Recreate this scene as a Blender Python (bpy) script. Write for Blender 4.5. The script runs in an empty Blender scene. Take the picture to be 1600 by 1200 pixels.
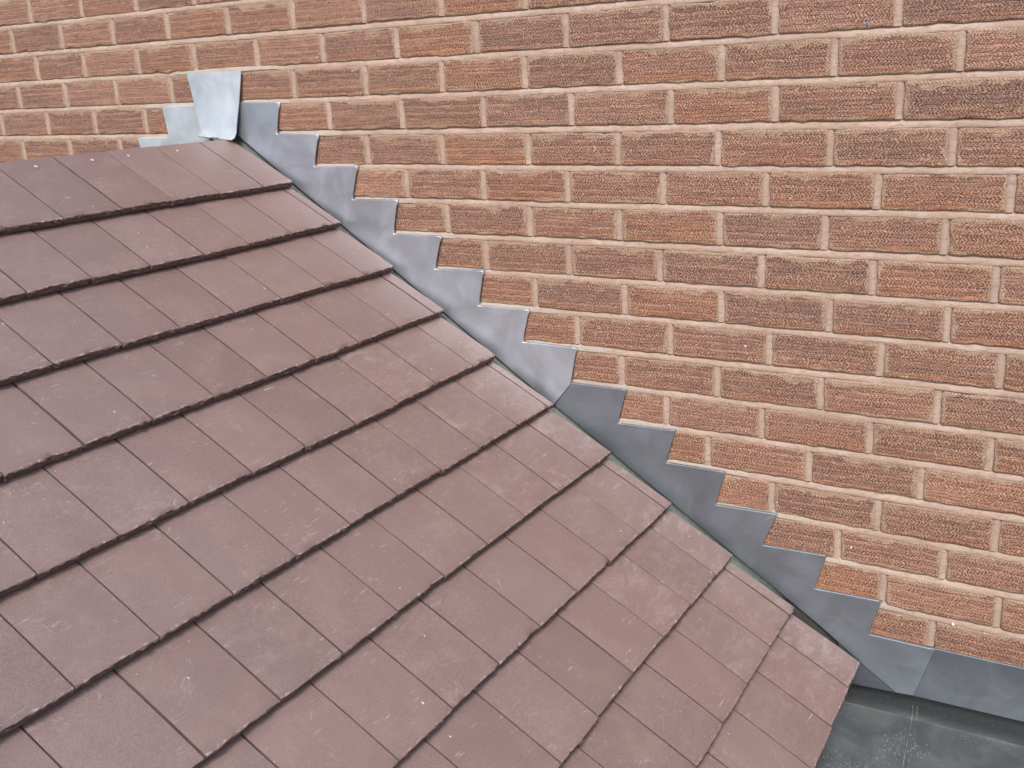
import bpy, bmesh, math, random
from mathutils import Vector, Matrix, noise, geometry
random.seed(7)
scn = bpy.context.scene
C = scn.collection

# ------------------------------------------------------------------ camera, sky, sun, exposure
CAM = Vector((1.7380533, -2.0784503, -0.0068719))
RX = Vector((0.8624532, 0.5041314, -0.0450109))
RY = Vector((0.1071778, -0.2688200, -0.9572088))
RZ = Vector((-0.4946589, 0.8207236, -0.2858764))
cd = bpy.data.cameras.new('camera')
cam = bpy.data.objects.new('camera', cd); C.objects.link(cam)
M = Matrix((RX, -RY, -RZ)).transposed().to_4x4(); M.translation = CAM
cam.matrix_world = M
cd.sensor_width = 36.0; cd.lens = 36.0 * 1610.674 / 1600.0
cd.clip_start = 0.02; cd.clip_end = 2000
scn.camera = cam

SUN_DIR = Vector((0.22, -0.60, 0.77)).normalized()
world = bpy.data.worlds.new('World'); scn.world = world; world.use_nodes = True
wn = world.node_tree.nodes; wl = world.node_tree.links
sky = wn.new('ShaderNodeTexSky'); sky.sky_type = 'NISHITA'; sky.sun_disc = False
sky.sun_elevation = math.asin(SUN_DIR.z); sky.sun_rotation = math.atan2(SUN_DIR.x, SUN_DIR.y)
sky.air_density = 1.0; sky.dust_density = 4.0; sky.ozone_density = 1.0
bg = wn['Background']; bg.inputs['Strength'].default_value = 0.105
wl.new(sky.outputs[0], bg.inputs[0])
sd = bpy.data.lights.new('sun', 'SUN'); sd.energy = 1.5; sd.angle = math.radians(16); sd.color = (1.0, 0.95, 0.88)
so = bpy.data.objects.new('sun', sd); C.objects.link(so)
so.rotation_euler = SUN_DIR.to_track_quat('Z', 'Y').to_euler()
scn.view_settings.view_transform = 'Standard'; scn.view_settings.look = 'None'
scn.view_settings.gamma = 1.0; scn.view_settings.use_curve_mapping = False
scn.view_settings.exposure = 1.0

# ------------------------------------------------------------------ helpers
def tag(o, label=None, cat=None, group=None, kind=None):
    if label: o['label'] = label
    if cat: o['category'] = cat
    if group: o['group'] = group
    if kind: o['kind'] = kind
    return o
def empty(name, loc=(0, 0, 0)):
    o = bpy.data.objects.new(name, None); C.objects.link(o); o.location = loc
    o.empty_display_size = 0.1
    return o
def link(name, me, mat=None, parent=None):
    o = bpy.data.objects.new(name, me); C.objects.link(o)
    if mat: me.materials.append(mat)
    if parent:
        o.parent = parent; o.matrix_parent_inverse = Matrix.Translation(-parent.location)
    return o
def mesh(name, vs, fs, uvs=None, smooth=False):
    me = bpy.data.meshes.new(name); me.from_pydata(vs, [], fs); me.update()
    for k, uv in (uvs or {}).items():
        lay = me.uv_layers.new(name=k)
        for lp in me.loops: lay.data[lp.index].uv = uv[lp.vertex_index]
    if smooth:
        for p in me.polygons: p.use_smooth = True
    return me
def nz(x, y=0.0, z=0.0): return noise.noise(Vector((x, y, z)))

class G:
    'tiny wrapper round a material node tree'
    def __init__(s, name):
        s.m = bpy.data.materials.new(name); s.m.use_nodes = True
        s.t = s.m.node_tree; s.b = s.t.nodes['Principled BSDF']
    def n(s, typ, **kw):
        nd = s.t.nodes.new('ShaderNode' + typ)
        for k, v in kw.items():
            if k.startswith('_'): setattr(nd, k[1:], v)
            else:
                key = int(k[1:]) if k[0] == 'i' and k[1:].isdigit() else k.replace('__', ' ')
                s.put(nd.inputs[key], v)
        return nd
    def put(s, inp, v):
        if isinstance(v, bpy.types.NodeSocket): s.t.links.new(v, inp)
        elif isinstance(v, bpy.types.Node): s.t.links.new(v.outputs[0], inp)
        elif isinstance(v, (tuple, list)) and len(v) == 3 and inp.type == 'RGBA': inp.default_value = (*v, 1)
        else: inp.default_value = v
    def math(s, op, a, b=0.0, c=0.0, clamp=False):
        return s.n('Math', _operation=op, _use_clamp=clamp, i0=a, i1=b, i2=c).outputs[0]
    def noise(s, vec, scale, detail=3, rough=.55, dist=0.0):
        return s.n('TexNoise', Vector=vec, Scale=scale, Detail=detail, Roughness=rough, Distortion=dist).outputs[0]
    def vmul(s, vec, f): return s.n('VectorMath', _operation='MULTIPLY', i0=vec, i1=f).outputs[0]
    def vadd(s, a, b): return s.n('VectorMath', _operation='ADD', i0=a, i1=b).outputs[0]
    def step(s, x, a, b): return s.n('MapRange', _interpolation_type='SMOOTHSTEP', i0=x, i1=a, i2=b, i3=0.0, i4=1.0).outputs[0]
    def mix(s, f, a, b, typ='MIX'):
        nd = s.t.nodes.new('ShaderNodeMix'); nd.data_type = 'RGBA'; nd.blend_type = typ
        s.put(nd.inputs[0], f); s.put(nd.inputs[6], a); s.put(nd.inputs[7], b)
        return nd.outputs[2]
    def ramp(s, f, stops):
        nd = s.t.nodes.new('ShaderNodeValToRGB'); s.put(nd.inputs[0], f); e = nd.color_ramp.elements
        while len(e) < len(stops): e.new(0.5)
        for el, (p, c) in zip(e, stops): el.position = p; el.color = (*c, 1)
        return nd.outputs[0]
    def bump(s, h, dist, strength=1.0, normal=None):
        nd = s.n('Bump', Height=h, Distance=dist, Strength=strength)
        if normal is not None: s.put(nd.inputs['Normal'], normal)
        return nd.outputs[0]
    def out(s, **kw):
        for k, v in kw.items(): s.put(s.b.inputs[k.replace('__', ' ')], v)
        return s.m

# ------------------------------------------------------------------ materials
def mat_brick():
    g = G('rustic_brick')
    uv = g.n('UVMap', _uv_map='m').outputs[0]; un = g.n('UVMap', _uv_map='n').outputs[0]
    oi = g.n('ObjectInfo'); rnd = oi.outputs['Random']
    oc = g.n('SeparateColor', Color=oi.outputs['Color'])
    hue, sand, dark = oc.outputs[0], oc.outputs[1], oc.outputs[2]
    off = g.n('CombineXYZ', X=g.math('MULTIPLY', rnd, 91.0), Y=g.math('MULTIPLY', rnd, 37.0), Z=g.math('MULTIPLY', rnd, 13.0)).outputs[0]
    p = g.vadd(uv, off)
    s = g.n('SeparateXYZ', Vector=uv); u, v = s.outputs[0], s.outputs[1]
    sn = g.n('SeparateXYZ', Vector=un)
    # herringbone drag marks rolled into the clay: slanting strokes that turn back every few millimetres
    streak = g.noise(g.vadd(g.vmul(uv, (10, 150, 1)), off), 1.0, 3, .6)
    w1 = g.math('MULTIPLY', g.math('SUBTRACT', g.noise(p, 60, 5, .74), .5), .024)
    w2 = g.math('MULTIPLY', g.math('SUBTRACT', g.noise(g.vadd(p, (3, 8, 1)), 30, 3), .5), .012)
    vv = g.math('ADD', g.math('ADD', v, w2), g.math('MULTIPLY', rnd, .014))
    rowid = g.math('FLOOR', g.math('DIVIDE', vv, .0073))
    rh = g.n('TexWhiteNoise', _noise_dimensions='2D', Vector=g.n('CombineXYZ', X=rowid, Y=g.math('MULTIPLY', rnd, 57.0)).outputs[0]).outputs['Value']
    tri = g.math('PINGPONG', vv, .0073)
    frac = g.math('FRACT', g.math('DIVIDE', vv, .0073))
    ph = g.math('MULTIPLY', g.math('ADD', g.math('ADD', u, w1), g.math('ADD', g.math('MULTIPLY', tri, .85), g.math('MULTIPLY', rh, .0022))), 6.2832 / .0066)
    sn_ = g.math('ADD', g.math('MULTIPLY', g.math('SINE', ph), .5), .5)
    amp = g.math('MULTIPLY', g.step(g.noise(p, 42, 4, .65), .28, .54), g.math('ADD', .55, g.math('MULTIPLY', rh, .45)))
    stroke = g.math('POWER', sn_, 1.2)
    rowgap = g.step(g.math('ABSOLUTE', g.math('SUBTRACT', frac, .5)), .34, .5)
    grit = g.noise(p, 300, 4, .78)
    # body colour: purple, brown and orange bands along the brick
    band = g.noise(g.vadd(g.vmul(uv, (5, 62, 1)), off), 1.0, 4, .6, .4)
    blot = g.noise(g.vadd(g.vmul(uv, (14, 30, 1)), off), 1.0, 3, .6)
    hv = g.math('ADD', g.math('ADD', g.math('MULTIPLY', g.math('SUBTRACT', band, .5), .95), g.math('MULTIPLY', g.math('SUBTRACT', blot, .5), .35)), hue)
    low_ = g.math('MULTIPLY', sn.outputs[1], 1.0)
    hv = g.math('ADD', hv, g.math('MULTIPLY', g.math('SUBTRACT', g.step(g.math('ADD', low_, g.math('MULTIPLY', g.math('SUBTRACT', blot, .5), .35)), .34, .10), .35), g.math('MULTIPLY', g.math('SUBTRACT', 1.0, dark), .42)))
    body = g.ramp(hv, [(0.0, (.132, .080, .074)), (.28, (.190, .099, .080)), (.5, (.248, .112, .074)), (.78, (.315, .124, .062)), (1.0, (.39, .152, .062))])
    body = g.mix(g.math('MULTIPLY', dark, .55), body, (.43, .235, .190))
    par = g.math('PINGPONG', rowid, 1.0)
    body = g.mix(g.math('MULTIPLY', g.step(rh, .35, 1.0), .42), body, (.46, .25, .185))
    body = g.mix(g.math('MULTIPLY', par, g.math('ADD', .16, g.math('MULTIPLY', rnd, .30))), body, (.085, .042, .036))  # every other stroke row darkened: its turn from the light put into colour
    lined = g.mix(g.step(stroke, .12, .88), g.mix(.60, body, (.050, .021, .015)), g.mix(.50, body, (.74, .445, .285)))
    body = g.mix(amp, body, lined)
    body = g.mix(g.math('MULTIPLY', rowgap, g.math('MULTIPLY', g.step(g.noise(p, 33, 2), .4, .6), .60)), body, (.085, .045, .036))
    body = g.mix(g.math('MULTIPLY', g.step(streak, .54, .72), .45), body, (.085, .040, .032))
    body = g.mix(g.math('MULTIPLY', g.step(streak, .46, .30), .30), body, (.60, .36, .24))
    body = g.mix(g.math('MULTIPLY', g.step(grit, .57, .69), .85), body, (.66, .45, .33))
    body = g.mix(g.math('MULTIPLY', g.step(grit, .45, .33), .75), body, (.075, .038, .03))
    # buff sanding and smeared mortar round the arrises, heavier along the top
    L = g.n('Attribute', _attribute_name='size', _attribute_type='OBJECT').outputs['Vector']
    ss = g.n('SeparateXYZ', Vector=L)
    du = g.math('MULTIPLY', g.math('MINIMUM', sn.outputs[0], g.math('SUBTRACT', 1.0, sn.outputs[0])), ss.outputs[0])
    dt = g.math('MULTIPLY', g.math('SUBTRACT', 1.0, sn.outputs[1]), ss.outputs[1])
    db = g.math('MULTIPLY', sn.outputs[1], ss.outputs[1])
    e1 = g.noise(p, 120, 4, .75); e2 = g.noise(g.vadd(p, (5, 5, 5)), 17, 3)
    lim = g.math('ADD', g.math('MULTIPLY', g.math('SUBTRACT', e1, .44), .022), g.math('MULTIPLY', g.math('SUBTRACT', e2, .48), .036))
    def edge(d, k): return g.step(g.math('SUBTRACT', g.math('ADD', g.math('MULTIPLY', lim, k), .0046 * k), d), -.0006, .0012)
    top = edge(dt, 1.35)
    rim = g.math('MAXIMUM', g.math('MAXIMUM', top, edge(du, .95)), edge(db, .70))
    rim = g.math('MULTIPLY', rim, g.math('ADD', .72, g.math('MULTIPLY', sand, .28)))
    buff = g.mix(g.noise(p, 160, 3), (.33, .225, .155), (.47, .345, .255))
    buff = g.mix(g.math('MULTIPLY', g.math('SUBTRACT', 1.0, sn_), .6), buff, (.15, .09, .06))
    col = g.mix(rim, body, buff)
    fleck = g.step(g.n('TexVoronoi', Vector=p, Scale=55.0).outputs['Distance'], .07, .035)
    col = g.mix(g.math('MULTIPLY', fleck, g.step(g.noise(p, 22), .55, .62)), col, (.72, .62, .52))
    h = g.math('ADD', g.math('MULTIPLY', g.math('MULTIPLY', stroke, amp), .55), g.math('MULTIPLY', grit, .45))
    h = g.math('ADD', h, g.math('MULTIPLY', rowgap, -.25))
    h = g.math('MULTIPLY', h, g.math('SUBTRACT', 1.0, g.math('MULTIPLY', rim, .35)))
    return g.out(Base__Color=col, Roughness=.9, Normal=g.bump(h, .0030, 1.0))
def mat_mortar(name='lime_mortar', a=(.318, .225, .178), b=(.412, .312, .262), c=(.230, .153, .113)):
    g = G(name); o = g.n('TexCoord').outputs['Object']
    n1 = g.noise(o, 9, 4, .6); n2 = g.noise(g.vmul(o, (60, 60, 200)), 1.0, 4, .7); n3 = g.noise(o, 420, 3, .7)
    col = g.mix(g.step(n1, .3, .7), a, b)
    col = g.mix(g.math('MULTIPLY', g.step(n2, .46, .72), .8), col, c)
    col = g.mix(g.math('MULTIPLY', g.step(n3, .62, .74), .45), col, (.54, .46, .39))
    col = g.mix(g.math('MULTIPLY', g.step(n3, .42, .30), .6), col, (.26, .17, .12))
    h = g.math('ADD', g.math('MULTIPLY', n2, .6), g.math('MULTIPLY', n3, .5))
    return g.out(Base__Color=col, Roughness=.95, Normal=g.bump(h, .0016, .8))
def mat_tile():
    g = G('clay_tile')
    uv = g.n('UVMap', _uv_map='m').outputs[0]
    oi = g.n('ObjectInfo'); rnd = oi.outputs['Random']; oc = g.n('SeparateColor', Color=oi.outputs['Color'])
    tint, dust, red = oc.outputs
    p = g.vadd(uv, g.n('CombineXYZ', X=g.math('MULTIPLY', rnd, 71.0), Y=g.math('MULTIPLY', rnd, 29.0), Z=g.math('MULTIPLY', rnd, 11.0)).outputs[0])
    geo = g.n('NewGeometry')
    col = g.mix(tint, (.140, .094, .090), (.180, .127, .124))
    col = g.mix(g.math('MULTIPLY', red, .7), col, (.195, .122, .106))
    cloud = g.noise(p, 14, 4, .6)
    col = g.mix(g.math('MULTIPLY', g.step(cloud, .42, .70), .34), col, (.232, .166, .152))
    grain = g.noise(p, 480, 4, .8); g2 = g.noise(p, 210, 3, .7)
    col = g.mix(g.math('MULTIPLY', g.step(grain, .36, .64), .9), g.mix(.22, col, (.09, .055, .055)), g.mix(.17, col, (.50, .42, .41)))
    # pale trowel swirls, scuffs and lime dust
    sw = g.noise(g.vadd(p, g.vmul(g.n('TexNoise', Vector=p, Scale=9.0).outputs['Color'], (.12, .12, 0))), 70, 6, .78, 1.2)
    swm = g.math('MULTIPLY', g.step(sw, .54, .72), g.step(g.noise(g.vadd(p, (3, 1, 2)), 11, 3), .46, .68))
    sc = g.noise(g.vmul(p, (30, 300, 1)), 1.0, 3, .6, .6)
    scm = g.math('MULTIPLY', g.step(sc, .60, .74), g.step(g.noise(g.vadd(p, (9, 4, 2)), 16, 2), .50, .68))
    dm = g.math('MULTIPLY', g.step(g.noise(g.vmul(g.vadd(p, (2, 7, 1)), (16, 30, 1)), 1.0, 6, .74, 1.0), .46, .76), dust)
    allm = g.math('ADD', g.math('ADD', g.math('MULTIPLY', swm, .55), g.math('MULTIPLY', scm, .75)), g.math('MULTIPLY', dm, .50), clamp=True)
    col = g.mix(allm, col, (.47, .41, .40))
    vo = g.n('TexVoronoi', Vector=g.vmul(p, (46, 30, 1)), Scale=1.0)
    size = g.math('MULTIPLY', g.n('SeparateColor', Color=vo.outputs['Color']).outputs[0], .10)
    sp = g.math('MULTIPLY', g.step(g.math('SUBTRACT', size, vo.outputs['Distance']), 0.0, .03), g.step(g.noise(p, 12), .47, .58))
    col = g.mix(g.math('MULTIPLY', sp, .8), col, (.68, .60, .55))
    edge = g.math('MULTIPLY', g.step(g.n('SeparateXYZ', Vector=uv).outputs[1], .007, .001), g.step(g.noise(p, 95, 3, .7), .52, .66))
    col = g.mix(g.math('MULTIPLY', edge, .55), col, (.50, .44, .42))
    # the broken tail face shows the darker burnt core
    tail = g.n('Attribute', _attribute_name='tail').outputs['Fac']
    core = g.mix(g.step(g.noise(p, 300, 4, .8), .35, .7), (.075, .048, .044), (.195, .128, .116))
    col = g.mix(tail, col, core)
    h = g.math('ADD', g.math('MULTIPLY', grain, .55), g.math('MULTIPLY', g2, .7))
    h = g.math('ADD', h, g.math('MULTIPLY', g.math('MULTIPLY', tail, g.noise(p, 260, 5, .8)), 5.0))
    rough = g.math('ADD', .33, g.math('ADD', g.math('MULTIPLY', cloud, .12), g.math('MULTIPLY', g.math('ADD', allm, tail, clamp=True), .35)))
    return g.out(Base__Color=col, Roughness=rough, Specular__IOR__Level=.5, Normal=g.bump(h, .0006, .9))
def mat_lead(name='milled_lead', base=(.53, .58, .655), metal=.85, r0=.29, white=.25, pale=(.66, .69, .72)):
    g = G(name); o = g.n('TexCoord').outputs['Object']
    n1 = g.noise(o, 7, 4, .6, .8); n2 = g.noise(g.vmul(o, (9, 30, 26)), 1.0, 5, .7, .6); n3 = g.noise(o, 190, 3, .7)
    col = g.mix(g.step(n1, .32, .70), tuple(c * .74 for c in base), base)
    col = g.mix(g.math('MULTIPLY', g.step(n2, .52, .80), white), col, pale)
    scr = g.noise(g.vmul(g.n('VectorRotate', Vector=o, Axis=(0, 1, 0), Angle=.6).outputs[0], (6, 1, 240)), 1.0, 2, .5)
    col = g.mix(g.math('MULTIPLY', g.math('MULTIPLY', g.step(scr, .66, .76), g.step(n1, .5, .6)), .5), col, (.70, .73, .76))
    r = g.math('ADD', r0, g.math('ADD', g.math('MULTIPLY', n1, .22), g.math('MULTIPLY', n3, .06)))
    h = g.math('ADD', n2, g.math('MULTIPLY', n3, .10))
    return g.out(Base__Color=col, Metallic=metal, Roughness=r, Normal=g.bump(h, .0012, .35))
def mat_felt(name, col, rough=.9):
    g = G(name); o = g.n('TexCoord').outputs['Object']; n = g.noise(o, 160, 4, .7); n1 = g.noise(o, 6, 3)
    c = g.mix(g.step(n, .3, .7), tuple(x * .75 for x in col), tuple(min(1, x * 1.25) for x in col))
    c = g.mix(g.math('MULTIPLY', n1, .4), c, tuple(x * .6 for x in col))
    return g.out(Base__Color=c, Roughness=rough, Normal=g.bump(n, .001, .5))
def mat_membrane(lo=(.058, .070, .078), hi=(.098, .112, .120), name='roof_membrane'):
    g = G(name); o = g.n('TexCoord').outputs['Object']
    n1 = g.noise(o, 9, 5, .62, .6); n3 = g.noise(o, 260, 3, .7)
    col = g.mix(g.step(n1, .35, .68), lo, hi)
    dirt = g.noise(g.vmul(o, (18, 30, 18)), 1.0, 5, .7, .5)
    col = g.mix(g.math('MULTIPLY', g.step(dirt, .55, .78), .5), col, (.13, .14, .145))
    v = g.n('TexVoronoi', Vector=g.vadd(o, g.vmul(g.n('TexNoise', Vector=o, Scale=60.0).outputs['Color'], (.012, .012, .012))), Scale=150.0)
    spl = g.math('MULTIPLY', g.step(v.outputs['Distance'], .34, .16), g.step(g.noise(g.vadd(o, (1.4, .3, 2)), 8, 3), .50, .62))
    col = g.mix(g.math('MULTIPLY', spl, .42), col, (.36, .38, .39))
    r = g.math('ADD', .46, g.math('ADD', g.math('MULTIPLY', n1, .25), g.math('MULTIPLY', spl, .3)))
    h = g.math('ADD', g.math('MULTIPLY', n1, 2.0), g.math('MULTIPLY', n3, .12))
    return g.out(Base__Color=col, Roughness=r, Specular__IOR__Level=.3, Normal=g.bump(h, .002, .3))
MB, MM, MT = mat_brick(), mat_mortar(), mat_tile()
MP = mat_mortar('grey_mortar', (.32, .262, .222), (.385, .325, .28), (.27, .215, .178))
ML = mat_lead(); ML2 = mat_lead('darker_lead', (.26, .295, .335), .85, .40, .10)  # one lead in graded tones: reflected sky and ground put into base colours
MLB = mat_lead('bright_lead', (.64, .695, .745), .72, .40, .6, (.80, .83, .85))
ML3 = mat_lead('shaded_lead', (.185, .21, .24), .85, .42, .06)
MG = mat_felt('weathered_green_lead', (.078, .098, .092), .6)
MD = mat_felt('roofing_felt', (.05, .05, .05)); MW = mat_felt('painted_fascia', (.16, .15, .15), .6)
MR = mat_membrane(); MU = mat_felt('shaded_upstand', (.030, .035, .039), .55); MN = mat_felt('galvanised_nail', (.42, .40, .38), .5)  # MU: shade below the cover flashing put into the upstand's colour
MWH = mat_felt('white_plaster', (.72, .70, .67)); MBL = mat_felt('blue_paint', (.10, .16, .30))
MGR = mat_felt('paving', (.17, .165, .15))
PERPS = {-3:{-3:-0.6624,-4:-0.888,-5:-1.117},-2:{-0.5:-0.1012,0.5:0.1205,1.5:0.3437,2.5:0.5649,-1.5:-0.3251,-2.5:-0.5501,-3.5:-0.7705,-4.5:-0.9943,-5.5:-1.2225},-1:{-1:-0.2369,0:-0.0163,1:0.211,2:0.4342,3:0.6616,4:0.8919,5:1.116,6:1.344,-2:-0.4632,-3:-0.6847,-4:-0.9129,-5:-1.1292},0:{-0.5:-0.1219,0.5:0.1093,1.5:0.334,2.5:0.5557,3.5:0.7857,4.5:1.0107,5.5:1.2323,6.5:1.4554,-2.5:-0.5667,-3.5:-0.7925,-4.5:-1.0168,-5.5:-1.2367},1:{0:-0.0145,1:0.2113,2:0.4427,3:0.6695,4:0.9015,5:1.1219,6:1.3554,-3:-0.6874,-4:-0.904,-5:-1.1221,-6:-1.347},2:{0.5:0.0982,1.5:0.3228,2.5:0.5569,3.5:0.78,4.5:1.0049,5.5:1.2316,6.5:1.4542},3:{1:0.211,2:0.4327,3:0.654,4:0.8839,5:1.1066,6:1.3247,7:1.5579},4:{1.5:0.3252,2.5:0.5535,3.5:0.7803,4.5:1.0111,5.5:1.228,6.5:1.4516},5:{2:0.4295,3:0.6533,4:0.8758,5:1.1018,6:1.3245,7:1.5454},6:{2.5:0.5608,3.5:0.7908,4.5:1.0161,5.5:1.244,6.5:1.4679},7:{3:0.6695,4:0.8994,5:1.1223,6:1.3484,7:1.5679},8:{3.5:0.7803,4.5:1.0095,5.5:1.2336,6.5:1.461},9:{4:0.89,5:1.1101,6:1.336,7:1.5628},10:{4.5:0.9893,5.5:1.2149,6.5:1.4406},11:{5:1.1369,6:1.3613,7:1.5866},12:{5.5:1.2824,6.5:1.4953},13:{6:1.381,7:1.6036},14:{6.5:1.4838}}
TJ = {0:{0.5:(0.1406,-0.014),1.5:(0.2871,-0.01),2.5:(0.4316,-0.033),3.5:(0.5735,-0.028),4.5:(0.7205,-0.022),5.5:(0.8582,-0.013)},1:{0:(0.0601,-0.031),1:(0.2164,-0.022),2:(0.3633,0.006),3:(0.5014,0.004),4:(0.6468,0.0),5:(0.789,-0.005),6:(0.9306,-0.019)},2:{0.5:(0.1438,0.023),1.5:(0.2883,0.011),2.5:(0.4342,0.012),3.5:(0.5742,-0.015),4.5:(0.7196,0.008),5.5:(0.8583,-0.022),6.5:(1.0058,-0.007)},3:{0:(0.0707,0.007),1:(0.2198,0.001),2:(0.3662,0.023),3:(0.509,0.007),4:(0.655,0.009),5:(0.7931,0.007),6:(0.9368,-0.007),7:(1.0783,0.0),8:(1.223,-0.003)},4:{0.5:(0.1383,-0.003),1.5:(0.2915,-0.004),2.5:(0.4337,0.014),3.5:(0.5769,0.019),4.5:(0.7236,0.015),5.5:(0.8652,-0.002),6.5:(1.0096,0.006),7.5:(1.1506,0.007),8.5:(1.2921,-0.0)},5:{0:(0.0626,0.033),2:(0.3612,0.038),3:(0.5047,0.017),4:(0.6488,-0.012),5:(0.7901,0.007),6:(0.9326,0.006),7:(1.0756,-0.004),8:(1.2201,-0.007),9:(1.3622,-0.009)},6:{0.5:(0.144,0.024),1.5:(0.2907,0.015),3.5:(0.5771,0.015),4.5:(0.7232,-0.003),5.5:(0.8625,-0.002),6.5:(1.0065,0.006),7.5:(1.1478,-0.001),8.5:(1.293,0.006)},7:{0:(0.0676,0.037),1:(0.2138,0.034),2:(0.358,0.021),3:(0.5022,0.009),4:(0.6483,0.008),5:(0.7884,-0.005),6:(0.9307,-0.0),7:(1.0749,0.007)},8:{0.5:(0.1389,0.019),1.5:(0.2868,0.001),2.5:(0.4292,-0.002),3.5:(0.57,-0.02),4.5:(0.7157,0.0),5.5:(0.8546,0.01)},9:{0:(0.0693,-0.016),1:(0.2123,-0.029),2:(0.3615,-0.012),3:(0.5022,-0.012),4:(0.6407,-0.003)},10:{0.5:(0.1373,-0.044),1.5:(0.2839,-0.031)}}
SAD = [[-0.006, (-0.4899, 0.0409), (-0.2882, 0.0392)], [-0.012, (-0.4699, -0.0363), (-0.3023, -0.0408)], [-0.022, (-0.4516, -0.0866), (-0.3073, -0.0893)], [-0.028, (-0.4396, -0.1084), (-0.3072, -0.1103)], [-0.034, (-0.4347, -0.1165), (-0.304, -0.1198)], [-0.041, (-0.4358, -0.1227), (-0.3046, -0.1308)], [-0.045, (-0.4369, -0.1254), (-0.3131, -0.1362)]]

# ------------------------------------------------------------------ ground
gs = 300.0
o = link('ground', mesh('ground', [(-gs, -gs, -4.2), (gs, -gs, -4.2), (gs, gs, -4.2), (-gs, gs, -4.2)], [(0, 1, 2, 3)]), MGR)
tag(o, 'paved ground below the building', kind='structure')

# ------------------------------------------------------------------ roof geometry shared by several things
OX, OZ, TG, TW, TH = -0.1259891, -0.2457858, 0.1795865, 0.1436131, 0.6001681
RIDGE = 0.315
TT = 0.0185                                       # thickness of a tile at its tail
WALL_R, WALL_L, COURSE = 2.35, -2.0, 0.0823273
def low_line(x): return -0.1263 - 0.6833 * (x + 0.3203)        # foot of the stepped flashing on the wall
STEPS = {1: (-0.1697, -0.1901), 2: (-0.0496, -0.0738), 3: (0.0674, 0.0416), 4: (0.1838, 0.1639), 5: (0.308, 0.2825), 6: (0.4243, 0.4052),
         7: (0.5457, 0.5243), 8: (0.6696, 0.6526), 9: (0.7936, 0.7704), 10: (0.914, 0.8898), 11: (1.0315, 1.0101), 12: (1.1505, 1.1196),
         13: (1.2604, 1.2375), 14: (1.3794, 1.3561)}

# ------------------------------------------------------------------ brick wall
wall = tag(empty('brick_wall', (0, 0, -1.5)), 'red and brown rusticated brick wall with buff mortar joints rising behind the tiled roof', 'wall', kind='thing')
def cz(c, x):                                    # centre line of a course: a few millimetres out of level, as laid
    return -c * COURSE - 0.0011 * c * x * 0.8 + 0.0012 * nz(c * 3.7, x * 2.3) + 0.0012 * math.sin(c * 2.1)
BH, PJ = 0.0712, 0.0132
rows = {}
for c in range(-5, 15):
    known = PERPS.get(c, {})
    par = 0.0 if c % 2 else 0.5
    par += 0.0
    js = dict(known)
    ks = sorted(js)
    if not ks:
        for k in range(-9, 11): js[k + par] = (k + par) * 0.2251 - 0.013 + random.uniform(-.006, .006)
    else:
        lo, hi = ks[0], ks[-1]
        k = lo
        while k < hi:                            # gaps between measured joints
            if k not in js:
                a = max(q for q in known if q < k); b = min(q for q in known if q > k)
                js[k] = known[a] + (known[b] - known[a]) * (k - a) / (b - a)
            k += 1
        k = hi
        while js[k] < WALL_R: js[k + 1] = js[k] + 0.2251 + random.uniform(-.004, .004); k += 1
        k = lo
        while js[k] > WALL_L: js[k - 1] = js[k] - 0.2251 + random.uniform(-.004, .004); k -= 1
    rows[c] = [js[k] for k in sorted(js)]
HUES = {}
def brick_mesh(L, H, seed, cut=None):
    r = random.Random(seed); pts = []
    def side(a, b, n, amp):
        for i in range(n):
            t = i / n; x = a[0] + (b[0] - a[0]) * t; z = a[1] + (b[1] - a[1]) * t
            k = r.gauss(0, amp * 1.6) if i else 0
            if a[1] == b[1]: z += k
            else: x += k
            pts.append((x, z))
    q = r.uniform(.002, .005)
    cs = [(-L/2 + q, -H/2), (L/2 - q, -H/2), (L/2, -H/2 + q), (L/2, H/2 - q), (L/2 - q, H/2), (-L/2 + q, H/2), (-L/2, H/2 - q), (-L/2, -H/2 + q)]
    for i in range(8):
        a, b = cs[i], cs[(i + 1) % 8]
        side(a, b, (10 if L > .15 else 5) if a[1] == b[1] else (4 if a[0] == b[0] else 1), .0008)
    n = len(pts); vs = []
    for k, (ins, y) in enumerate(((.0042, 0.0), (.0014, .0010), (0.0, .0034), (0.0, .035))):
        for x, z in pts:
            vs.append((x * (1 - 2 * ins / L), y + (r.gauss(0, .0003) if k < 2 else 0), z * (1 - 2 * ins / H)))
    fs = []
    for k in range(3):
        for i in range(n):
            j = (i + 1) % n; fs.append((k * n + i, k * n + n + i, k * n + n + j, k * n + j))
    c0 = len(vs); vs.append((0, r.uniform(-.0012, .0002), 0))
    for i in range(n): fs.append((c0, i, (i + 1) % n))
    m = [(v[0] + L/2, v[2] + H/2) for v in vs]; nn = [(v[0] / L + .5, v[2] / H + .5) for v in vs]
    me = mesh('brick', vs, fs, {'m': m, 'n': nn})
    me.polygons.foreach_set('use_smooth', [p.index < 2 * n for p in me.polygons])
    return me
bricks = 0; perps = []
rb = random.Random(11)
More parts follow.
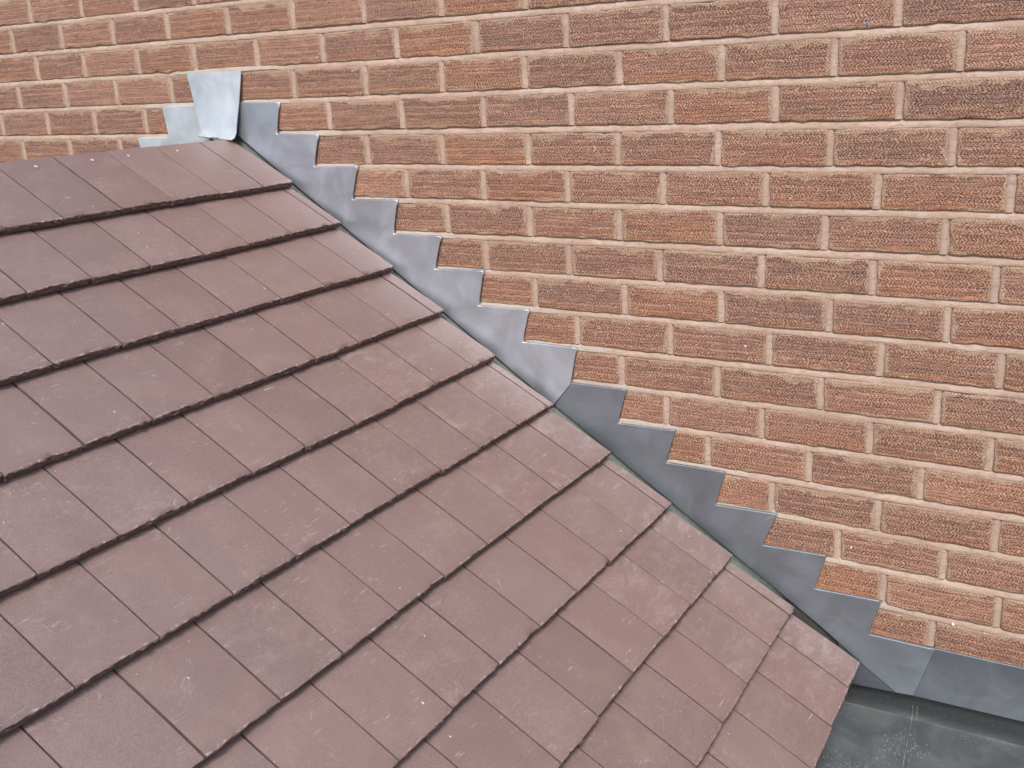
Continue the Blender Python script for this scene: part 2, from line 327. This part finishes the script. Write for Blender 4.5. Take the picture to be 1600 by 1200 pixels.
for c, js in rows.items():
    for a, b in zip(js, js[1:]):
        x0, x1 = a + PJ/2, b - PJ/2; xm = (a + b) / 2; z = cz(c, xm)
        if xm < -1.75 or xm > 2.3: continue
        if c in STEPS and xm > -0.4 and x1 < STEPS[c][1] + .004: continue       # behind the flashing and the roof
        if c >= 1 and -0.6 - (c - 1) * 0.12 < x0 and xm < -0.3: continue          # behind the other slope
        L = x1 - x0; H = BH + rb.uniform(-.0012, .0012)
        me = brick_mesh(L, H, rb.random())
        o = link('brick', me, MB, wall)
        o.location = (xm, rb.uniform(-.0012, .0010), z)
        o.rotation_euler = (rb.uniform(-.008, .008), rb.uniform(-.003, .003), rb.uniform(-.003, .003))
        key = (c, xm)
        warm = min(1.0, max(0.0, (c + 1) / 14)) * .16 + (.05 if xm < .9 and c > 4 else 0)
        pink = rb.random() < .24
        hue = rb.gauss(.36 + warm, .16)
        o.color = (max(.20, min(.85, hue)), rb.random(), rb.uniform(.5, 1.0) if pink else rb.uniform(0, .25), 1)
        o['size'] = (L, H, 0.1)
        bricks += 1
# mortar: the wall's core with weather-struck bed joints and perpends standing on it, one mesh
vs, fs = [], []
y0 = .0062
def box(x0, x1, ya, yb, z0, z1):
    k = len(vs)
    vs.extend([(x0, ya, z0), (x1, ya, z0), (x1, yb, z0), (x0, yb, z0), (x0, ya, z1), (x1, ya, z1), (x1, yb, z1), (x0, yb, z1)])
    fs.extend([tuple(k + i for i in f) for f in ((0, 1, 5, 4), (1, 2, 6, 5), (2, 3, 7, 6), (3, 0, 4, 7), (4, 5, 6, 7), (3, 2, 1, 0))])
box(-1.86, 2.42, y0, .22, -2.6, 5.5 * COURSE)
def strip(prof, n, fn):
    k = len(vs); m = len(prof)
    for i in range(n + 1):
        for d, y in prof: vs.append(fn(i / n, d, y))
    for i in range(n):
        for j in range(m - 1):
            a = k + i * m + j; fs.append((a, a + 1, a + m + 1, a + m))
for c in range(-4, 15):
    def bed(t, d, y, c=c):
        x = -1.86 + 4.28 * t
        z = (cz(c, x) + cz(c - 1, x)) / 2
        return (x, y + .0011 * nz(x * 30, c * 5.1, d * 300) + .0006 * nz(x * 110, c, d * 500), z + d + .0013 * nz(x * 40, c * 9.3, d * 90))
    strip([(.0088, .0072), (.0058, .0048), (.0030, .0022), (-.002, .0009), (-.0062, .0002), (-.0085, .0014), (-.0100, .0042)], 430, bed)
for c, js in rows.items():
    for x in js:
        if not -1.85 < x < 2.4: continue
        if c in STEPS and -0.4 < x < STEPS[c][1]: continue
        fl = random.random()
        def pp(t, d, y, c=c, x=x):
            z = cz(c, x) - .034 + .068 * t
            return (x + d + .0010 * nz(z * 60, x * 7, d * 90), y + .0012 * nz(z * 50, x * 9, d * 200), z)
        strip([(-.0095, .0035), (-.0068, .0006), (-.002, .0008), (.003, .0016), (.0056, .003 + .003 * fl), (.0085, .0066)], 12, pp)
mo = link('mortar', mesh('mortar', vs, fs, smooth=False), MM, wall)
for p in mo.data.polygons: p.use_smooth = p.index > 5
wall_mortar = mo

def speck(x, z, rad, mat):
    r = random.Random(x); v = [(x, -.0022, z)]; n = 11
    for k, (q, y) in enumerate(((.6, -.0018), (1.0, .0008))):
        for i in range(n): a = i * 6.2832 / n; e = rad * q * r.uniform(.55, 1.2); v.append((x + e * math.cos(a) * .8, y, z + e * math.sin(a)))
    f = [(0, 1 + i, 1 + (i + 1) % n) for i in range(n)] + [(1 + i, 1 + n + i, 1 + n + (i + 1) % n, 1 + (i + 1) % n) for i in range(n)]
    link('paint_speck', mesh('paint_speck', v, f), mat, wall)
for x, z, rad, mat in ((1.071, -.581, .0035, MWH), (1.311, -1.003, .0028, MWH), (1.523, -1.135, .0045, MWH), (1.290, .0553, .0055, MBL), (1.288, .064, .0026, MBL)): speck(x, z, rad, mat)

# fresh grey pointing above every turned-in edge of lead
vs, fs = [], []
for (xa, xb, z) in [(-0.56, -0.16, 0.0448), (-0.70, -0.44, -0.0405)] + [(STEPS[c][1] - .16 + random.uniform(-.02, .03), STEPS[c][0] + random.uniform(.0, .10), -(c - .5) * COURSE + .0008) for c in STEPS] + [(1.34, 2.3, -1.1944)]:
    def rp(t, d, y, xa=xa, xb=xb, z=z):
        x = xa + (xb - xa) * t
        e = max(0, 1 - min(t, 1 - t) * (xb - xa) / .03)
        return (x, y + .0035 * e + .0009 * nz(x * 40, z * 50, d * 300), z + d - 0.0009 * (round(-z / COURSE)) * x * .8 + .0012 * nz(x * 45, z * 30, d * 100))
    strip([(.0075, .0060), (.0052, .0030), (.0016, .0004), (-.003, -.0012), (-.007, -.0018)], max(8, int((xb - xa) / .012)), rp)
link('pointing', mesh('pointing', vs, fs, smooth=True), MP, wall)

# ------------------------------------------------------------------ tiled roof
roof = tag(empty('tiled_roof', (0.5, -0.9, -1.3)), 'steep roof slope of purple brown plain clay tiles running down beside the brick wall', 'roof', kind='thing')
rt = random.Random(5)
def tile_mesh(w, ln, seed, rough=1.0, lift=0.0, cutedge=False):
    'tile lying in its own frame: x across (0..w), y up the slope from the tail, z out of the roof'
    r = random.Random(seed); nx = max(3, int(w / .0075)); ny = 9; vs = []; tails = []
    ph = r.uniform(0, 99); camb = .0014 * min(1, w / TW)
    def base(i, j):
        x = w * i / nx; y = ln * ((j - 1) / (ny - 1)) ** 1.25 if j > 1 else (0.0, .0022)[j]
        if j == 1: y = .0022
        zc = camb * (1 - (2 * x / w - 1) ** 2) - camb * .5
        z = -y * (TT + .0012) / TG + zc * (1 - .5 * y / ln) + .0009 * math.sin(math.pi * min(1, y / TG)) + lift * max(0, x / w) * max(0, 1 - y / TG)
        if 0 < i < nx: x += r.uniform(-.001, .001)
        return x, y, z
    top = {}
    ch = [max(0, nz(i * .55 + ph, 3.3) - .05) * .0036 + max(0, nz(i * 1.7 + ph, 8.1) - .25) * .0025 + r.uniform(0, .0012) for i in range(nx + 1)]
    for j in range(ny + 1):
        for i in range(nx + 1):
            x, y, z = base(i, j)
            if j == 0: y += ch[i] * rough; z -= .0006 + r.uniform(0, .0007) * rough
            if j == 0 and i in (0, nx): y += .0006; z -= .0006
            top[i, j] = len(vs); vs.append((x, y, z)); tails.append(0.0)
    # tail face: three rough rows, then the underside
    fr = {}
    for k, (dz, dy) in enumerate(((.0022, -.0006), (.0065, -.0004), (.0110, -.0006), (TT - .0020, 0.0005))):
        for i in range(nx + 1):
            x, y, z = base(i, 0)
            a = rough * (.0013 if k < 3 else .0004)
            fr[i, k] = len(vs); vs.append((x, y + dy + ch[i] * rough * (.75 - .2 * k) + r.gauss(0, a), z - dz + r.gauss(0, a * .4))); tails.append(1.0)
    bt = {}
    for i in (0, nx):
        for j in (1, ny):
            x, y, z = base(i, j); bt[i, j] = len(vs); vs.append((x, y, z - TT + .002)); tails.append(1.0)
    fs = []
    for j in range(ny):
        for i in range(nx): fs.append((top[i, j], top[i + 1, j], top[i + 1, j + 1], top[i, j + 1]))
    nt = len(fs)
    for i in range(nx):
        fs.append((top[i, 0], fr[i, 0], fr[i + 1, 0], top[i + 1, 0]))
        for k in range(3): fs.append((fr[i, k], fr[i, k + 1], fr[i + 1, k + 1], fr[i + 1, k]))
    fs.append(tuple(fr[i, 3] for i in range(nx, -1, -1)) + (bt[0, 1], bt[0, ny], bt[nx, ny], bt[nx, 1]))
    fs.append(tuple(top[0, j] for j in range(ny, -1, -1))[::-1][::-1] + tuple(fr[0, k] for k in range(4)) + (bt[0, 1], bt[0, ny]))
    fs.append(tuple(top[nx, j] for j in range(ny + 1)) + (bt[nx, ny], bt[nx, 1]) + tuple(fr[nx, k] for k in range(3, -1, -1)))
    fs.append((top[0, ny], top[nx, ny], bt[nx, ny], bt[0, ny]))
    for q in range(nt, len(fs)):
        f = []
        for i in fs[q]: vs.append(vs[i]); tails.append(1.0); f.append(len(vs) - 1)
        fs[q] = tuple(f)
    me = mesh('roof_tile', vs, fs, {'m': [(v[0], v[1]) if tails[i] < .9 else (v[0], v[2] * 2) for i, v in enumerate(vs)]})
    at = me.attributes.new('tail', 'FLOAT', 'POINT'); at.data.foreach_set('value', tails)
    me.polygons.foreach_set('use_smooth', [p.index < nt for p in me.polygons])
    return me
DN = Vector((math.cos(TH), 0, -math.sin(TH))); NN = Vector((math.sin(TH), 0, math.cos(TH)))
# tile frame on the seen slope: x = towards the wall (+Y), y = up the slope, z = out
FR = Matrix((Vector((0, 1, 0)), -DN, NN)).transposed()
nail_me = None
def nail_mesh():
    vs, fs = [], []; n = 8
    for r_, z in ((.0042, .0), (.0046, .0012), (.0030, .0022)):
        for i in range(n): vs.append((r_ * math.cos(i * 6.2832 / n), r_ * math.sin(i * 6.2832 / n), z))
    for k in range(2):
        for i in range(n): fs.append((k*n+i, k*n+(i+1) % n, k*n+n+(i+1) % n, k*n+n+i))
    fs.append(tuple(2*n+i for i in range(n)))
    me = mesh('nail', vs, fs); me.materials.append(MN); return me
nail_me = nail_mesh()
NAILS = {0: {1.5: [.3], 2.5: [.27], 3.5: [.55], 4.5: [.55], 5.5: [.5]}}
tiles = 0
for r in range(0, 11):
    tj = TJ[r]; odd = r % 2
    js = {}
    for k in range(0, 14):
        v = k + (0.0 if odd else 0.5)
        if v in tj: js[v] = tj[v]
        else:
            n_ = [q for q in tj if q < v]
            e = (max(n_) if n_ else min(tj))
            js[v] = (tj[e][0] + (v - e) * TW, tj[e][1] * .3)
    vsorted = sorted(js)
    edges = [(None, vsorted[0])] + list(zip(vsorted, vsorted[1:]))
    for va, vb in edges:
        ya = .0300 + rt.uniform(-.002, .004) + (0.004 if r in (4, 5, 7) else 0) if va is None else js[va][0]
        yb = js[vb][0]
        if yb > 1.95: continue
        dsa = js[vb][1] if va is None else (js[va][1] + js[vb][1]) / 2
        stepj = (2.0 if odd else 2.5)
        g0 = .0003 if vb == stepj else rt.uniform(.0013, .0023)
        g1 = .0003 if va == stepj else (0 if va is None else rt.uniform(.0013, .0023))
        w = yb - ya - g0 - g1
        ln = TG + (.05 if r else (RIDGE + dsa) * TG)
        # lift raises the end nearest the wall; at the lapped joint the tile towards the wall rides over
        me = tile_mesh(w, ln, rt.random(), rough=1.0 if r < 6 else .8)
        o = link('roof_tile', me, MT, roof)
        p = Vector((OX, 0, OZ)) + DN * ((r + dsa) * TG) + NN * rt.uniform(-.0004, .0006)
        if va is not None and va < stepj and vb == stepj: p += NN * .0014
        elif vb < stepj: p += NN * .0007
        p.y = -(yb - g0)
        rot = FR.to_4x4() @ Matrix.Rotation(rt.gauss(0, .0022), 4, 'Y') @ Matrix.Rotation(rt.gauss(0, .0012), 4, 'X')
        o.rotation_euler = rot.to_euler(); o.location = p
        near = 1.0 if vb <= 1 else (.6 if vb <= 2.5 else .12)
        dust = near * (.25 if r < 4 else .85) * rt.uniform(.5, 1.1) if vb <= 2.5 else rt.choice([0, 0, .1, .25])
        redd = rt.uniform(.2, .8) if vb <= stepj + 1 else rt.uniform(0, .35)
        o.color = (rt.choice([rt.uniform(.25, .75), rt.uniform(.0, 1.0)]), min(1, dust), redd, 1)
        tiles += 1
        if r == 0 and va is not None:
            for t in NAILS[0].get(vb, []):
                nl = link('nail', nail_me, None, o)
                nl.matrix_parent_inverse = Matrix.Identity(4)
                nl.location = (w * t, TG * (1.13 + dsa), -TG * (1.13 + dsa) * (TT + .0012) / TG + .0012)
# the slope beyond the ridge, seen only by stepping aside
DL = Vector((-math.cos(TH), 0, -math.sin(TH))); NL = Vector((-math.sin(TH), 0, math.cos(TH)))
FL = Matrix((Vector((0, -1, 0)), -DL, NL)).transposed()
for r in range(4):
    for k in range(12):
        w = TW - .003
        o = link('roof_tile', tile_mesh(w, TG + (.05 if r else .028), rt.random()), MT, roof)
        p = Vector((-.652, 0, OZ - .022)) + DL * (r * TG); p.y = -(.032 + k * TW + (.07 if r % 2 else 0))
        o.rotation_euler = FL.to_euler(); o.location = p; o.color = (rt.uniform(.25, .8), 0, .2, 1)
# felted deck under the tiles, closed at the eaves by a fascia
def slab(name, pts, ya, yb, mat, parent):
    n = len(pts); v = [(x, ya, z) for x, z in pts] + [(x, yb, z) for x, z in pts]
    f = [tuple(range(n))[::-1], tuple(range(n, 2 * n))] + [(i, (i + 1) % n, n + (i + 1) % n, n + i) for i in range(n)]
    return link(name, mesh(name, v, f), mat, parent)
def on(s, off): q = Vector((OX, 0, OZ)) + DN * (s * TG) + NN * off; return (q.x, q.z)
a, b = on(-1.15, -.042), on(9.75, -.042)
aL = (-.652 - (a[0] - OX) * 1.0, a[1]); eL = (-1.35, OZ - (-.652 + 1.35) * math.tan(TH) - .05)
slab('roof_deck', [(b[0], b[1]), (a[0], a[1]), (-.48, a[1]), eL, (-1.35, -2.0), (b[0], -2.0)], -1.95, -.071, MD, roof)
slab('fascia_board', [(b[0] + .002, b[1] - .004), (b[0] + .022, b[1] - .018), (b[0] + .022, -1.385), (b[0] + .002, -1.385)], -1.97, -.004, MW, roof)

# ------------------------------------------------------------------ lead work
def sheet(name, poly, mat, front, tops=(), kick=None, wob=.0012, seed=0, parent=None, back=.0012):
    'sheet lead dressed to the wall: outline in x,z; edges listed in tops turn into the joint'
    n0 = len(poly); pts = []; edg = []
    for i in range(n0):
        a, b = Vector(poly[i]), Vector(poly[(i + 1) % n0]); m = max(1, int((b - a).length / .014))
        for k in range(m): pts.append(a + (b - a) * (k / m))
    nb = len(pts); edg = [(i, (i + 1) % nb) for i in range(nb)]
    def inside(x, z):
        c = False
        for i in range(n0):
            (xa, za), (xb, zb) = poly[i], poly[(i + 1) % n0]
            if (za > z) != (zb > z) and x < xa + (z - za) * (xb - xa) / (zb - za): c = not c
        return c
    xs = [p[0] for p in poly]; zs = [p[1] for p in poly]; st = .014
    x = min(xs) + st * .5; row = 0
    while x < max(xs):
        z = min(zs) + st * (.5 if row % 2 else 1.0)
        while z < max(zs):
            if inside(x, z) and min((p - Vector((x, z))).length for p in pts[:nb]) > st * .55: pts.append(Vector((x, z)))
            z += st
        x += st * .87; row += 1
    cv, ce, cf = geometry.delaunay_2d_cdt(pts, edg, [], 1, 1e-6)[:3]
    bm = bmesh.new(); vs = [bm.verts.new((p.x, 0, p.y)) for p in cv]
    for f in cf: bm.faces.new([vs[i] for i in f])
    bmesh.ops.recalc_face_normals(bm, faces=bm.faces[:])
    if sum(f.normal.y for f in bm.faces) > 0: bmesh.ops.reverse_faces(bm, faces=bm.faces[:])
    def fy(x, z):
        y = front - wob * (nz(x * 9 + seed, z * 9) + .5 * nz(x * 23, z * 23 + seed))
        if kick: y -= kick(x, z)
        return y
    bnd = [e for e in bm.edges if e.is_boundary]
    for e in bnd: e.smooth = False
    # rounded arris, then the return to the wall
    ctr = {}
    for e in bnd:
        n_ = e.link_faces[0].calc_center_median()
        d = (e.verts[1].co - e.verts[0].co).normalized(); out = Vector((d.z, 0, -d.x))
        if out.dot((e.verts[0].co + e.verts[1].co) / 2 - n_) < 0: out = -out
        for v in e.verts: ctr.setdefault(v, Vector((0, 0, 0))); ctr[v] += out
    for v in bm.verts: v.co.y = fy(v.co.x, v.co.z)
    cur = bnd; first = True
    ring = {v: v for v in ctr}
    for k, (o_, dy) in enumerate(((.0011, .0007), (.0019, .0022), (.0019, None))):
        res = bmesh.ops.extrude_edge_only(bm, edges=cur)
        nv = [g_ for g_ in res['geom'] if isinstance(g_, bmesh.types.BMVert)]
        cur = [g_ for g_ in res['geom'] if isinstance(g_, bmesh.types.BMEdge) and all(v in set(nv) for v in g_.verts)] if False else [g_ for g_ in res['geom'] if isinstance(g_, bmesh.types.BMEdge)]
        new = {}
        kd = {(round(v.co.x, 6), round(v.co.z, 6)): v for v in ring}
        for v in nv:
            src = kd[(round(v.co.x, 6), round(v.co.z, 6))]; new[v] = ring[src]
        for v, b0 in new.items():
            n_ = ctr[b0].normalized()
            q = 1.0 if n_.z > .5 else .35
            v.co.x = b0.co.x + n_.x * o_ * q; v.co.z = b0.co.z + n_.z * o_ * q
            if dy is not None: v.co.y = b0.co.y + dy * (1.0 if q == 1.0 else .6)
            else: v.co.y = back if n_.z < .75 else .006
            if dy is None and n_.z < -.2: v.co.y = b0.co.y + .0022
        cs = set(new); cur = [e for e in cur if e.verts[0] in cs and e.verts[1] in cs]
        ring = new
    me = bpy.data.meshes.new(name); bm.to_mesh(me); bm.free()
    for p in me.polygons: p.use_smooth = True
    o = link(name, me, mat, parent)
    return o
GRP = 'stepped lead flashings along the roof edge'
A = [(-0.3134, -0.0423), (-0.1697, -0.0462), (-0.1901, -0.1246), (-0.0496, -0.1279), (-0.0738, -0.2079), (0.0674, -0.2074), (0.0416, -0.2898), (0.1838, -0.288), (0.1639, -0.3726), (0.308, -0.3738), (0.2825, -0.4555), (0.4243, -0.4527), (0.4052, -0.5389), (0.5457, -0.5397), (0.5243, -0.6199), (0.6696, -0.6214), (0.6510, -0.7100), (0.6059, -0.7665)]
low = [(0.1568, -0.4570), (-0.3203, -0.1263)]
kA = lambda x, z: .004 * max(0, 1 - (z - low_line(x)) / .05)
o = sheet('step_flashing', A + low, ML, -.0095, kick=kA, seed=3)
tag(o, 'long pale lead flashing cut in steps from the ridge down to the lapped joint', 'flashing', GRP)
Bp = [(0.6100, -0.7080), (0.7936, -0.7102), (0.7704, -0.7941), (0.914, -0.7925), (0.8898, -0.8737), (1.0315, -0.8745), (1.0101, -0.9571), (1.1505, -0.9547), (1.1196, -1.0348), (1.2604, -1.0321), (1.2375, -1.1157), (1.3794, -1.1135), (1.3561, -1.1978), (1.4927, -1.1995), (1.4608, -1.3060), (1.4259, -1.3084), (1.355, -1.2665), (0.6058, -0.7665), (0.585, -.752)]
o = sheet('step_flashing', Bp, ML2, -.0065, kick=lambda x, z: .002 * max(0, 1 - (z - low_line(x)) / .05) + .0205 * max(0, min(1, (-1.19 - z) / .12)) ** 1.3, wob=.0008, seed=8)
tag(o, 'darker stepped lead flashing beside the eaves, tucked under the upper sheet', 'flashing', GRP)
Dp = [(-0.6052, -0.0457), (-0.44, -0.0440), (-0.42, -0.17), (-0.58, -.21), (-0.86, -.29), (-.8415, -.2107), (-.7020, -.2100), (-0.7225, -0.1288), (-0.5924, -0.1284)]
Dp = [(-0.6052, -0.0457), (-0.44, -0.0440), (-0.43, -0.20), (-0.70, -.300), (-.6900, -.2105), (-.8415, -.2107), (-.8200, -.290), (-0.70, -.300)]
Dp = [(-0.6052, -0.0457), (-0.44, -0.0440), (-0.43, -0.215), (-0.83, -.330), (-0.8390, -.2115), (-0.7030, -.2110), (-0.7225, -0.1288), (-0.5924, -0.1284)]
o = sheet('step_flashing', Dp, MLB, -.0070, wob=.0016, seed=5)
tag(o, 'bright little stepped lead flashing left of the ridge saddle, mostly hidden behind the ridge', 'flashing', GRP)
Cp = [(1.30, -1.199), (1.4938, -1.1987), (1.6621, -1.1992), (2.3, -1.201), (2.3, -1.308), (1.6729, -1.3069), (1.4603, -1.3085), (1.3399, -1.3150), (1.29, -1.317)]
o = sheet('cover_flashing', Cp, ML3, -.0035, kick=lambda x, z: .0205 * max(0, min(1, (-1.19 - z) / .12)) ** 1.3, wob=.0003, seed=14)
tag(o, 'straight level strip of dark lead flashing along the wall above the flat roof', 'flashing')
# saddle over the ridge end
vs, fs = [], []; nx = 10
rowsS = []
for i in range(len(SAD) - 1):
    for t in (0, .33, .66): rowsS.append([SAD[i][0] + (SAD[i+1][0] - SAD[i][0]) * t] + [tuple(SAD[i][k][q] + (SAD[i+1][k][q] - SAD[i][k][q]) * t for q in (0, 1)) for k in (1, 2)])
rowsS.append(SAD[-1])
for Y, (xa, za), (xb, zb) in rowsS:
    for i in range(nx + 1):
        t = i / nx
        vs.append((xa + (xb - xa) * t, Y - .003 * t * (1 - t) * 2 - .002 * t + .0014 * nz(xa * 30 + t * 3, za * 22), za + (zb - za) * t))
for j in range(len(rowsS) - 1):
    for i in range(nx): a = j * (nx + 1) + i; fs.append((a, a + nx + 1, a + nx + 2, a + 1))
me = mesh('ridge_saddle', vs, fs, smooth=True)
o = link('ridge_saddle', me, MLB)
md = o.modifiers.new('thickness', 'SOLIDIFY'); md.thickness = .0026; md.offset = 1; md = o.modifiers.new('crease', 'EDGE_SPLIT'); md.split_angle = .7
tag(o, 'shiny tapered lead saddle folded down the wall over the end of the ridge', 'flashing')
# lining of the narrow gutter between tiles and wall
def onv(s, off, y): q = Vector((OX, 0, OZ)) + DN * (s * TG) + NN * off; return (q.x, y, q.z)
vs, fs = [], []; n = 40
for i in range(n + 1):
    s = -1.45 + 10.3 * i / n
    for y, off in ((-.074, -.034), (-.040, -.037), (-.018, -.036), (-.006, -.030), (-.0022, -.020), (-.0016, .022)):
        q = onv(s, off + .0008 * nz(s * 3, y * 90), y); vs.append(q)
for i in range(n):
    for j in range(5): a = i * 6 + j; fs.append((a, a + 6, a + 7, a + 1))
o = link('gutter_lining', mesh('gutter_lining', vs, fs, smooth=True), MG)
md = o.modifiers.new('thickness', 'SOLIDIFY'); md.thickness = .0018; md.offset = 1
tag(o, 'dull green lead lining of the narrow hidden gutter between tile ends and flashing', 'gutter')

vs, fs = [], []
for i in range(11):
    s = 8.86 + 1.0 * i / 10
    for y, off in ((-.0715, -.040), (-.010, -.044), (-.0030, -.036), (-.0018, .024)): vs.append(onv(s, off, y))
for i in range(10):
    for j in range(3): a = i * 4 + j; fs.append((a, a + 4, a + 5, a + 1))
link('gutter_shade_strip', mesh('gutter_shade_strip', vs, fs, smooth=False), MD, roof)  # added dark strip standing in for the deep shade at the gutter's foot

# ------------------------------------------------------------------ flat roof at the foot of the slope
fr_ = tag(empty('flat_roof', (1.6, -.6, -1.37)), 'dark grey flat roof with upturned edge and white splashes below the tiles', 'flat roof', kind='thing')
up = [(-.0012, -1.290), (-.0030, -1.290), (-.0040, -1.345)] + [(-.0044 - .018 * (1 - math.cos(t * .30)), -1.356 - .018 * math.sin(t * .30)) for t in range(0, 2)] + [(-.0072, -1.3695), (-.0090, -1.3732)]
flat = [(-.0052, -1.3600), (-.0068, -1.3700), (-.0095, -1.3742), (-.0140, -1.3750), (-.035, -1.3752), (-.08, -1.3758), (-.25, -1.377), (-.6, -1.381), (-1.2, -1.388), (-1.9, -1.395)]
prof = up[:3] + flat[1:]
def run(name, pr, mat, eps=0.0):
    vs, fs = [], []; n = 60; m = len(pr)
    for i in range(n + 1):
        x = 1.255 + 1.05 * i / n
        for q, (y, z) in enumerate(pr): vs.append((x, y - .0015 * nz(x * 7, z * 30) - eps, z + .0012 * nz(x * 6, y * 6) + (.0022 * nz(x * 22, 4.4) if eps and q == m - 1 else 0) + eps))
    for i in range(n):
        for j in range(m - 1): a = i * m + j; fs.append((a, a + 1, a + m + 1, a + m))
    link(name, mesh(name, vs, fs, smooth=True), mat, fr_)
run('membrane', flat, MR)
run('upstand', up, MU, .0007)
vs, fs = [], []
def seam(x0, x1, lean):
    k = len(vs); q = prof[2:]
    for (y, z) in q:
        s = -y
        for dx, h in ((0, .0002), (.0012, .0016), (.5, .0018), (.9, .0016), (1.0, .0002)):
            xx = x0 + lean * s + (x1 - x0) * dx
            vs.append((xx, y - (h if s < .02 else h * .3) - .0015 * nz(xx * 7, z * 30), z + (h if s > .012 else h * .3) + .0012 * nz(xx * 6, y * 6)))
    for i in range(len(q) - 1):
        for j in range(4): a = k + i * 5 + j; fs.append((a, a + 5, a + 6, a + 1))
seam(1.4570, 1.4592, .075); seam(1.4662, 1.4684, .075)
g = G('seam_tape'); oo = g.n('TexCoord').outputs['Object']; nn_ = g.noise(g.vmul(oo, (120, 40, 40)), 1.0, 4, .7)
link('lap_seam', mesh('lap_seam', vs, fs, smooth=False), g.out(Base__Color=g.mix(g.step(nn_, .45, .65), (.07, .08, .085), (.19, .20, .205)), Roughness=.45), fr_)
print('bricks', bricks, 'tiles', tiles)
